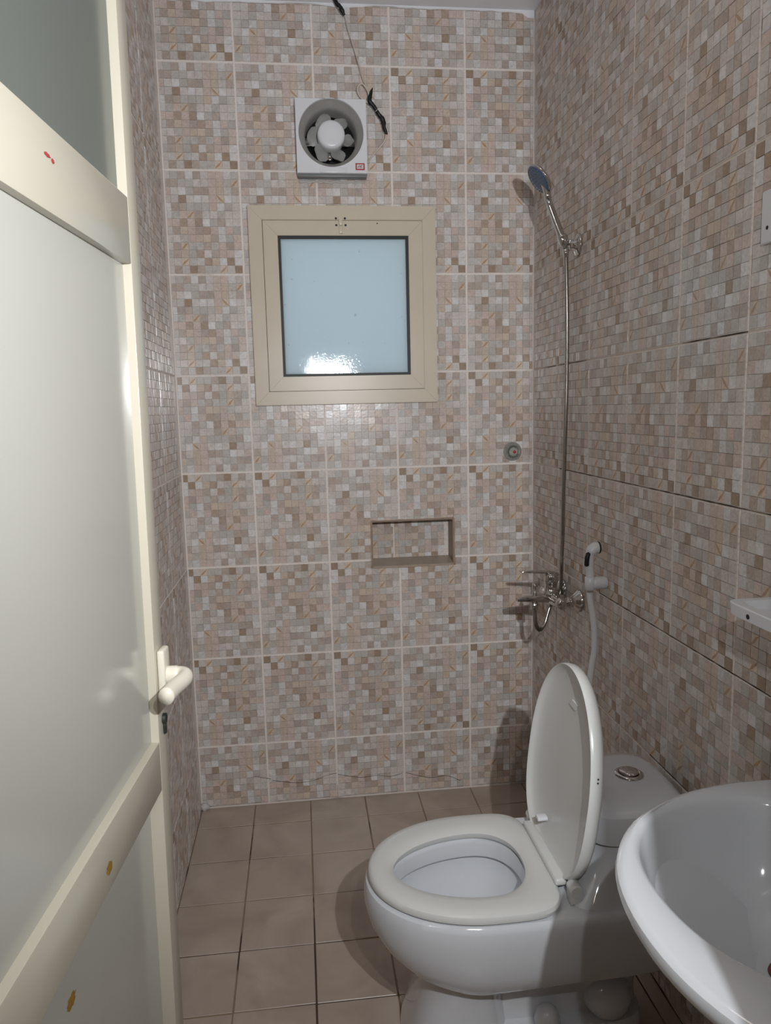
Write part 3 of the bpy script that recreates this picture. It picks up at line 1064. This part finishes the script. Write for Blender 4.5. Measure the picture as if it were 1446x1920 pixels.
bm = NB(); lathe(bm, (-0.067, -0.40, 0.848), (0, 0, 1), [(0, 0.026), (0.006, 0.026), (0.009, 0.021), (0.034, 0.0205), (0.036, 0.0225), (0.058, 0.0225), (0.066, 0.021), (0.069, 0.015)], 28)
mp('cartridge_housing', bm, M['chrome'])
bm = NB()
sec = []
for (x, z, hy, hz) in ((-0.045, 0.912, .014, .004), (-0.065, 0.917, .018, .0055), (-0.09, 0.920, .014, .0045), (-0.13, 0.923, .012, .0035), (-0.162, 0.9245, .0115, .003), (-0.168, 0.925, .008, .002)):
    sec.append([(x, -0.40 + hy * math.copysign(abs(math.cos(t)) ** .7, math.cos(t)), z + hz * math.copysign(abs(math.sin(t)) ** .7, math.sin(t))) for t in [2 * PI * k / 16 for k in range(16)]])
loft(bm, sec)
mp('lever', bm, M['chrome'])

# ------------------------------------------------------------------ bidet spray
sh = empty('spray_holder', (0, -0.67, 0.945), 'short white round wall holder under the bidet spray', 'holder')
bm = NB(); lathe(bm, (-0.0012, -0.67, 0.945), (-1, 0, 0), [(0, 0.0165), (0.002, 0.0175), (0.036, 0.0175), (0.040, 0.0165)], 28)
lathe(bm, (-0.0475, -0.67, 0.9265), (0, 0, 1), [(0, 0.0125), (0.001, 0.0145), (0.036, 0.0145), (0.037, 0.0125), (0.034, 0.0112), (0.003, 0.0112)], 24, cap=False)
o = obj('holder_body', bm, M['white_plastic'], sh); o.data.transform(Matrix.Translation((0, 0.67, -0.945)))
bs = empty('bidet_spray', (-0.047, -0.67, 0.93), 'white hand bidet spray with black trigger and white hose', 'bidet spray')
sinv = Matrix.Translation(Vector((-0.047, -0.67, 0.93))).inverted()
def sp(name, bm, m):
    o = obj(name, bm, m, bs); o.data.transform(sinv); return o
bm = NB(); tube(bm, spline([(-0.0475, -0.67, 0.928), (-0.0475, -0.67, 0.960), (-0.0485, -0.67, 0.985), (-0.050, -0.67, 1.010), (-0.048, -0.670, 1.030), (-0.038, -0.670, 1.043), (-0.026, -0.670, 1.045)], 5),
                [.0095] * 5 + [.0115] * 8 + [.0125] * 8 + [.0155] * 5 + [.0165] * 5, 22)
sp('body', bm, M['white_plastic'])
bm = NB(); lathe(bm, (-0.027, -0.67, 1.045), (1, 0, 0.05), [(0, 0.0168), (0.0035, 0.0172), (0.005, 0.0155), (0.005, 0)], 26)
sp('spray_nozzle', bm, M['black'])
bm = NB(); tube(bm, spline([(-0.056, -0.678, 1.034), (-0.061, -0.681, 1.020), (-0.062, -0.680, 1.005), (-0.061, -0.678, 0.996)], 4), [.003] + [.0065] * 11 + [.004], 12)
sp('trigger', bm, M['black'])
bm = NB(); lathe(bm, (-0.0475, -0.67, 0.928), (0, 0, -1), [(0, 0.009), (0.005, 0.009), (0.006, 0.0075), (0.012, 0.0075)], 16)
sp('hose_nut', bm, M['chrome'])
bm = NB(); tube(bm, spline([(-0.0475, -0.67, 0.918), (-0.046, -0.67, 0.895), (-0.038, -0.671, 0.850), (-0.033, -0.672, 0.800), (-0.034, -0.674, 0.745), (-0.042, -0.676, 0.700), (-0.052, -0.69, 0.62), (-0.050, -0.74, 0.50), (-0.030, -0.79, 0.42), (-0.018, -0.80, 0.385)]), 0.0086, 14)
sp('hose', bm, M['white_plastic'])
av = empty('angle_valve', (0, -0.80, 0.38), 'small chrome angle valve behind the toilet feeding the white hose', 'valve')
bm = NB(); lathe(bm, (-0.0012, 0, 0), (-1, 0, 0), [(0, 0.022), (0.004, 0.020), (0.006, 0.009), (0.035, 0.009)], 20); lathe(bm, (-0.018, 0, -0.008), (0, 0, 1), [(0, 0.008), (0.016, 0.008)], 14)
obj('valve_body', bm, M['chrome'], av)

# ------------------------------------------------------------------ toilet
TY = -1.10
to = empty('toilet', (-0.40, TY, 0), 'white one-piece toilet with the oval lid raised against its low tank', 'toilet')
tinv = Matrix.Translation(Vector((-0.40, TY, 0))).inverted()
def tp(name, bm, m, sm=True, par=None, ang=None):
    o = obj(name, bm, m, par or to, sm=sm); o.data.transform(tinv); return o
NR = 6


def bodyo(xf, hw, xr=-0.035, xm=-0.475, nl=2.05):
    return outline(xm, TY, xm - xf, xr - xm, hw, nl, NR) if False else outline(xm, TY, xm - xf, xr - xm, hw, nl, NR)


seat_o = lambda g=0.0: outline(-0.475, TY, 0.248 + g, 0.152 + g, 0.192 + g, 2.05, 4.5)
hole_o = lambda g=0.0: outline(-0.475, TY - 0.006, 0.192 + g, 0.100 + g, 0.117 + g, 1.9, 2.3)
rings = []
for (z, xf, hw) in ((0.200, -0.560, 0.105), (0.212, -0.612, 0.135), (0.228, -0.645, 0.160), (0.252, -0.678, 0.180), (0.285, -0.706, 0.192),
                    (0.325, -0.726, 0.198), (0.365, -0.734, 0.200), (0.392, -0.732, 0.199), (0.402, -0.728, 0.196), (0.407, -0.720, 0.190)):
    o_ = bodyo(xf, hw)
    if z < 0.26:   # the rear block has a flat underside at about z=0.25
        k = (0.26 - z) / 0.06
        o_ = [(x, y) for x, y in o_]
        r_ = []
        for (x, y) in o_:
            zz = z
            if x > -0.50:
                q = min(1, (x + 0.50) / 0.12)
                zz = z + (0.252 - z) * q
                y = TY + (y - TY) * (1 + (0.180 / hw - 1) * q)
            r_.append((x, y, zz))
        rings.append(r_)
    else:
        rings.append(at_z(o_, z))
top_o = bodyo(-0.716, 0.186)
rings += [at_z(blend(top_o, hole_o(0.0), 0.90), 0.408), at_z(hole_o(0.004), 0.405), at_z(hole_o(0.002), 0.398), at_z(hole_o(0.002), 0.366), at_z(hole_o(0.005), 0.362),
          at_z(hole_o(0.016), 0.362), at_z(hole_o(0.017), 0.355), at_z(hole_o(0.008), 0.325), at_z(hole_o(-0.012), 0.285), at_z(hole_o(-0.040), 0.245),
          at_z([(x + 0.02, y) for x, y in hole_o(-0.065)], 0.220), at_z([(x + 0.03, y) for x, y in hole_o(-0.095)], 0.205)]
bm = NB(); loft(bm, rings)
tp('bowl', bm, M['ceramic'])
# pedestal: rounded column, recessed foot and ledge
bm = NB()
col = lambda x0, x1, hw, n_=3: outline((x0 + x1) / 2, TY, (x1 - x0) / 2, (x1 - x0) / 2, hw, n_, n_)
rings = [at_z(col(-0.655, -0.400, 0.135), 0.0015), at_z(col(-0.652, -0.402, 0.132), 0.03), at_z(col(-0.634, -0.420, 0.118), 0.09), at_z(col(-0.622, -0.430, 0.112), 0.15),
         at_z(col(-0.615, -0.425, 0.114), 0.20), at_z(col(-0.620, -0.40, 0.124), 0.222)]
loft(bm, rings)
tp('pedestal_column', bm, M['ceramic'])
bm = NB()
rings = [at_z(col(-0.50, -0.115, 0.118, 5), 0.0015), at_z(col(-0.50, -0.115, 0.118, 5), 0.075), at_z(col(-0.498, -0.117, 0.114, 5), 0.088), at_z(col(-0.49, -0.12, 0.084, 5), 0.096),
         at_z(col(-0.49, -0.12, 0.080, 5), 0.14), at_z(col(-0.49, -0.11, 0.100, 5), 0.20), at_z(col(-0.50, -0.09, 0.125, 5), 0.254)]
loft(bm, rings)
bmesh.ops.create_uvsphere(bm, u_segments=24, v_segments=12, radius=0.055, matrix=Matrix.Translation((-0.20, TY - 0.075, 0.13)))
tp('foot', bm, M['ceramic'])
for s in (-1, 1):
    bm = NB(); lathe(bm, (-0.345, TY + s * 0.100, 0.088), (0, 0, 1), [(0, 0.030), (0.020, 0.0285), (0.036, 0.022), (0.045, 0.012), (0.048, 0)], 26)
    tp('bolt_cap', bm, M['ceramic'])
bm = NB(); lathe(bm, (-0.30, TY - 0.1155, 0.055), (0, -1, 0), [(0, 0.008), (0.006, 0.008), (0.008, 0.006)], 16)
tp('fixing_screw', bm, M['chrome'])
# tank flowing out of the rear deck
def rr_o(x0, x1, y0, y1, n_=5):
    return outline((x0 + x1) / 2, (y0 + y1) / 2, (x1 - x0) / 2, (x1 - x0) / 2, (y1 - y0) / 2, n_, n_)
bm = NB()
rings = [at_z(rr_o(-0.330, -0.036, TY - .186, TY + .186), 0.398), at_z(rr_o(-0.318, -0.036, TY - .176, TY + .176), 0.412), at_z(rr_o(-0.290, -0.036, TY - .155, TY + .155), 0.440),
         at_z(rr_o(-0.268, -0.036, TY - .140, TY + .140), 0.475), at_z(rr_o(-0.256, -0.036, TY - .134, TY + .134), 0.505), at_z(rr_o(-0.252, -0.036, TY - .132, TY + .132), 0.516)]
loft(bm, rings)
tp('tank', bm, M['ceramic'])
bm = NB()
rings = [at_z(rr_o(-0.252, -0.034, TY - .134, TY + .134), 0.5185), at_z(rr_o(-0.262, -0.030, TY - .144, TY + .142), 0.524), at_z(rr_o(-0.263, -0.029, TY - .145, TY + .142), 0.560),
         at_z(rr_o(-0.258, -0.032, TY - .140, TY + .137), 0.582), at_z(rr_o(-0.245, -0.040, TY - .125, TY + .124), 0.594), at_z(rr_o(-0.215, -0.055, TY - .095, TY + .095), 0.600)]
loft(bm, rings)
tp('tank_lid', bm, M['ceramic'])
bm = NB(); lathe(bm, (-0.119, TY + .008, 0.5995), (0, 0, 1), [(0, 0.033), (0.003, 0.0325), (0.0065, 0.027), (0.0055, 0.0225), (0.003, 0.022)], 36)
tp('button_ring', bm, M['chrome'])
bm = NB()
lathe(bm, (-0.119, TY + .008, 0.603), (0, 0, 1), [(0, 0.0215), (0.0055, 0.021), (0.0075, 0.0185), (0.0078, 0)], 36)
tp('flush_button', bm, M['chrome'])
# seat
so, ho = seat_o(), hole_o()
bm = NB()
R_ = [at_z(blend(so, ho, 0.06), 0.4105), at_z(so, 0.4125), at_z(seat_o(0.001), 0.419), at_z(seat_o(-0.002), 0.426), at_z(blend(so, ho, 0.14), 0.4305), at_z(blend(so, ho, 0.35), 0.4325),
      at_z(blend(so, ho, 0.65), 0.4320), at_z(blend(so, ho, 0.88), 0.4300), at_z(ho, 0.4245), at_z(hole_o(0.001), 0.415), at_z(hole_o(0.004), 0.4105)]
vr = [[bm.verts.new(p) for p in r] for r in R_]
n = len(vr[0])
for a, b in zip(vr, vr[1:] + vr[:1]):
    for k in range(n): bm.faces.new((a[k], a[(k + 1) % n], b[(k + 1) % n], b[k]))
bmesh.ops.recalc_face_normals(bm, faces=bm.faces[:])
tp('seat', bm, M['seat_plastic'])
bm = NB(); box(bm, (-0.335, TY - .118, 0.428), (-0.309, TY + .118, 0.444), 0.006, 3)
tp('hinge_bar', bm, M['seat_plastic'])
for s in (-1, 1):
    bm = NB(); lathe(bm, (-0.302, TY + s * 0.128, 0.438), (0, s, 0), [(0, 0.0135), (0.004, 0.0145), (0.026, 0.0145), (0.029, 0.012)], 20)
    box(bm, (-0.315, TY + s * 0.142 - .013, 0.409), (-0.289, TY + s * .142 + .013, 0.438), 0.003)
    tp('hinge', bm, M['seat_plastic'])
# raised lid: built flat as (y, v, w) then stood up
TH_L = math.radians(7.2)
LU = Vector((math.sin(TH_L), 0, math.cos(TH_L)))
LN = Vector((math.cos(TH_L), 0, -math.sin(TH_L)))
LB = Vector((-0.318, TY, 0.440))
lid_o = outline(0.0, 0.0, 0.245, 0.205, 0.188, 2.0, 2.8)     # -x side = tip
CV = 0.187


def lid_ring(s, w, dy=0.0):
    out = []
    for (a, b) in lid_o:
        L = math.hypot(a, b)
        f = (L - s) / L if L > s else 0.0
        v = CV - a * f
        y = b * f
        out.append(LB + LU * v + Vector((0, 1, 0)) * y + LN * w)
    return out


bm = NB()
rings = [lid_ring(0.150, 0.025), lid_ring(0.12, 0.0245), lid_ring(0.08, 0.0225), lid_ring(0.045, 0.0185), lid_ring(0.022, 0.013), lid_ring(0.009, 0.006), lid_ring(0.005, 0.001), lid_ring(0.002, -0.0005), lid_ring(0.0, 0.002),
         lid_ring(-0.001, 0.012), lid_ring(0.001, 0.022), lid_ring(0.008, 0.030), lid_ring(0.025, 0.036), lid_ring(0.07, 0.041), lid_ring(0.15, 0.043)]
loft(bm, rings)
tp('seat_lid', bm, M['seat_plastic'])
# small moulded catch near the tip and buffer near the hinge
def onlid(y, v, w): return LB + LU * v + Vector((0, y, 0)) + LN * w
for nm, pts in (('moulded_catch', [(0.022, 0.338), (0.012, 0.352), (-0.022, 0.350), (-0.012, 0.336)]),):
    bm = NB()
    a = [bm.verts.new(onlid(y, v, 0.0195)) for y, v in pts]; b = [bm.verts.new(onlid(y * .8, v, 0.026)) for y, v in pts]
    bm.faces.new(a); bm.faces.new(list(reversed(b)))
    for i in range(4): bm.faces.new((a[i], b[i], b[(i + 1) % 4], a[(i + 1) % 4]))
    bmesh.ops.recalc_face_normals(bm, faces=bm.faces[:])
    tp(nm, bm, M['seat_plastic'], sm=False)
bm = NB(); c = onlid(0.055, 0.045, 0.0)
box(bm, c - Vector((0.008, 0.010, 0.004)), c + Vector((0.016, 0.010, 0.004)), 0.0015)
tp('lid_buffer', bm, M['white_plastic'])
bm = NB()
for (v, y) in ((0.262, 0), (0.254, 0.002)):
    c = LB + LU * v + Vector((0, -0.1865 + (0.004 if v < .26 else 0.0045), 0)) + LN * 0.014
    bmesh.ops.create_icosphere(bm, subdivisions=1, radius=0.0022, matrix=Matrix.Translation(c))
tp('scuff_marks', bm, M['old_metal'])

# ------------------------------------------------------------------ wash basin
ba = empty('wash_basin', (0, -1.85, 0.62), 'large white oval wall-hung wash basin beside the toilet', 'basin')
bainv = Matrix.Translation(Vector((0, -1.85, 0.62))).inverted()
def bap(name, bm, m):
    o = obj(name, bm, m, ba); o.data.transform(bainv); return o
bo = lambda g=0.0, s=1.0: [(-0.003 + (x + 0.003) * s, -1.85 + (y + 1.85) * s) for x, y in outline(-0.12, -1.85, 0.334 + g, 0.117 + min(g, 0), 0.308 + g, 2.15, 7)]
bi = lambda g=0.0: outline(-0.215, -1.790, 0.186 + g, 0.150 + g, 0.202 + g, 2.2, 2.5)
def mv(o, dx, dy): return [(x + dx, y + dy) for x, y in o]
rings = [at_z(mv(bi(-0.150), -0.02, 0), 0.640), at_z(bo(0, 0.35), 0.640), at_z(bo(0, 0.60), 0.665), at_z(bo(0, 0.80), 0.715), at_z(bo(0, 0.93), 0.765), at_z(bo(-0.002), 0.797), at_z(bo(0.001), 0.808), at_z(bo(-0.001), 0.8165), at_z(bo(-0.006), 0.821), at_z(bo(-0.012), 0.8225),
         at_z(blend(bo(-0.02), bi(0.02), 0.5), 0.8225), at_z(bi(0.008), 0.821), at_z(bi(0.002), 0.818), at_z(bi(-0.002), 0.811), at_z(bi(-0.008), 0.790), at_z(bi(-0.020), 0.755), at_z(bi(-0.042), 0.715), at_z(bi(-0.075), 0.685), at_z(bi(-0.11), 0.670), at_z(bi(-0.140), 0.663)]
bm = NB(); loft(bm, rings)
bap('bowl', bm, M['ceramic'])
bm = NB(); lathe(bm, (-0.205, -1.772, 0.6635), (0, 0, 1), [(0, 0.024), (0.003, 0.023), (0.0045, 0.019), (0.002, 0.012), (0.002, 0)], 30)
bap('drain', bm, M['brass'])
bm = NB(); tube(bm, spline([(-0.205, -1.80, 0.642), (-0.205, -1.80, 0.54), (-0.215, -1.80, 0.49), (-0.18, -1.80, 0.465), (-0.14, -1.80, 0.49), (-0.125, -1.80, 0.54), (-0.09, -1.80, 0.56), (-0.0015, -1.80, 0.56)]), 0.017, 16)
bap('trap_pipe', bm, M['grey_plastic'])

# ------------------------------------------------------------------ white shelf over the basin
sf = empty('wall_shelf', (0, -1.67, 1.085), 'white plastic tray shelf on the right wall above the basin', 'shelf')
sfi = Matrix.Translation(Vector((0, -1.67, 1.085))).inverted()
bm = NB()
XS, Y_a, Y_b, Z0, Z1 = -0.130, -1.90, -1.468, 1.084, 1.107
def shr(i, z): return at_z(outline(XS / 2 - 0.0006, (Y_a + Y_b) / 2, -XS / 2 - i, -XS / 2 - 0.0006 - i, (Y_b - Y_a) / 2 - i, 14, 14, 64), z)
loft(bm, [shr(0.004, Z0), shr(0.001, Z0 + .002), shr(-0.0005, Z1 - .002), shr(0.001, Z1), shr(0.015, Z1), shr(0.017, Z1 - .002), shr(0.020, Z1 - .014)])
o = obj('tray', bm, M['white_plastic'], sf); o.data.transform(sfi)
bm = NB(); lathe(bm, (XS - 0.0002, -1.532, 1.0945), (-1, 0, 0), [(0, 0.0042), (0.0008, 0.0042), (0.0006, 0.002)], 14)
o = obj('fixing_hole', bm, M['black'], sf); o.data.transform(sfi)

# ------------------------------------------------------------------ blank switch plate
sw = empty('switch_plate', (0, -1.40, 1.757), 'blank white square switch plate high on the right wall', 'switch plate')
bm = B((-0.0105, -1.463, 1.711), (-0.0012, -1.332, 1.803), 0.004, 3)
o = obj('plate', bm, M['white_plastic'], sw); o.data.transform(Matrix.Translation((0, 1.40, -1.757)))
bm = NB(); lathe(bm, (-0.0103, -1.352, 1.738), (-1, 0, 0), [(0, 0.0036), (0.0006, 0.0036), (0.0004, 0.002)], 12)
o = obj('screw_hole', bm, M['black'], sw); o.data.transform(Matrix.Translation((0, 1.40, -1.757)))

# ------------------------------------------------------------------ door leaf, open along the left wall
DA = Vector((0.08100294, 0.99671386, 0))                  # from hinge side to free edge
DUP = Vector((0.0097, 0, 1)).normalized()
DN = DA.cross(DUP).normalized()                           # toward the room
DB = Vector((-1.07424, -1.41582, 0.0))
door = empty('door_1', (0, 0, 0), 'open cream aluminium door with frosted top glass', kind='structure')
door.matrix_world = Matrix(((DA.x, DN.x, DUP.x, DB.x), (DA.y, DN.y, DUP.y, DB.y), (DA.z, DN.z, DUP.z, DB.z), (0, 0, 0, 1)))
# local axes: x = along leaf (0 = free side), y = toward room, z = up
S0, S1 = -0.745, -0.029
TK = 0.045
def dpart(name, lo, hi, m=M['cream'], bev=0.0012):
    return obj(name, B(lo, hi, bev, 2), m, door)
dpart('stile', (-0.0735, -TK, 0.012), (S1, 0, 2.10))
dpart('stile', (S0, -TK, 0.012), (-0.700, 0, 2.10))
dpart('top_rail', (-0.6998, -TK, 2.04), (-0.0737, 0, 2.10))
dpart('upper_rail', (-0.6998, -TK, 1.653), (-0.0737, -0.0002, 1.744))
dpart('lower_rail', (-0.6998, -TK, 0.855), (-0.0737, -0.0002, 0.934))
dpart('bottom_rail', (-0.6998, -TK, 0.012), (-0.0737, 0, 0.10))
dpart('middle_panel', (-0.701, -0.030, 0.933), (-0.0725, -0.0125, 1.654), M['cream_panel'], 0)
dpart('lower_panel', (-0.701, -0.035, 0.099), (-0.0725, -0.021, 0.856), M['cream_panel'], 0)
gl = dpart('top_glass', (-0.701, -0.024, 1.743), (-0.0725, -0.0135, 2.041), M['door_glass'], 0)
# handle: plate, neck and curved lever (a part of the door with its own pieces)
dh = empty('door_handle', (0, 0, 0)); dh.parent = door
def hpart(name, bm, m): return obj(name, bm, m, dh)
HZ = 1.034
bm = NB(); box(bm, (-0.066, 0.0003, 1.004), (-0.033, 0.012, 1.078), 0.004, 3)
hpart('plate', bm, M['handle'])
bm = NB(); pts = spline([(-0.049, 0.010, HZ), (-0.048, 0.024, HZ), (-0.049, 0.034, HZ), (-0.056, 0.041, HZ), (-0.068, 0.041, HZ - .001), (-0.100, 0.034, HZ - .002), (-0.132, 0.030, HZ - .003)], 6)
tube(bm, pts, [0.0125 if i < 8 else 0.0115 for i in range(len(pts))], 20)
for v in bm.verts: v.co.z = HZ + (v.co.z - HZ) * 1.15
hpart('lever', bm, M['handle'])
ck = empty('lock_cylinder', (0, 0, 0)); ck.parent = door
bm = NB(); lathe(bm, (-0.047, 0.0003, 0.962), (0, 1, 0), [(0, 0.0085), (0.005, 0.0085), (0.0055, 0.006)], 18); box(bm, (-0.0515, 0.0003, 0.937), (-0.0425, 0.005, 0.962), 0.002)
obj('keyhole_body', bm, M['old_metal'], ck)
bm = B((-0.0478, 0.0052, 0.955), (-0.0462, 0.0062, 0.968))
obj('key_slot', bm, M['black'], ck, sm=False)
def blob(name, cx, cz, rx, rz, m, y=0.0, seed=0):
    bm = NB(); n = 20
    ringv = [bm.verts.new((cx + rx * math.cos(2 * PI * k / n) * (1 + .25 * math.sin(3 * k + seed)), y + 0.0003, cz + rz * math.sin(2 * PI * k / n) * (1 + .2 * math.cos(2 * k + seed)))) for k in range(n)]
    c = bm.verts.new((cx, y + 0.0012, cz))
    for k in range(n): bm.faces.new((ringv[k], ringv[(k + 1) % n], c))
    return obj(name, bm, m, door)
blob('red_drip', -0.352, 1.711, 0.0075, 0.0022, M['red_drop'], 0.0, 1)
blob('red_drip', -0.338, 1.709, 0.004, 0.0025, M['red_drop'], 0.0, 2)
blob('yellow_stain', -0.317, 0.883, 0.010, 0.0075, M['yellow_stain'], 0.0, 3)
blob('yellow_stain', -0.405, 0.777, 0.013, 0.008, M['yellow_stain'], -0.021, 5)
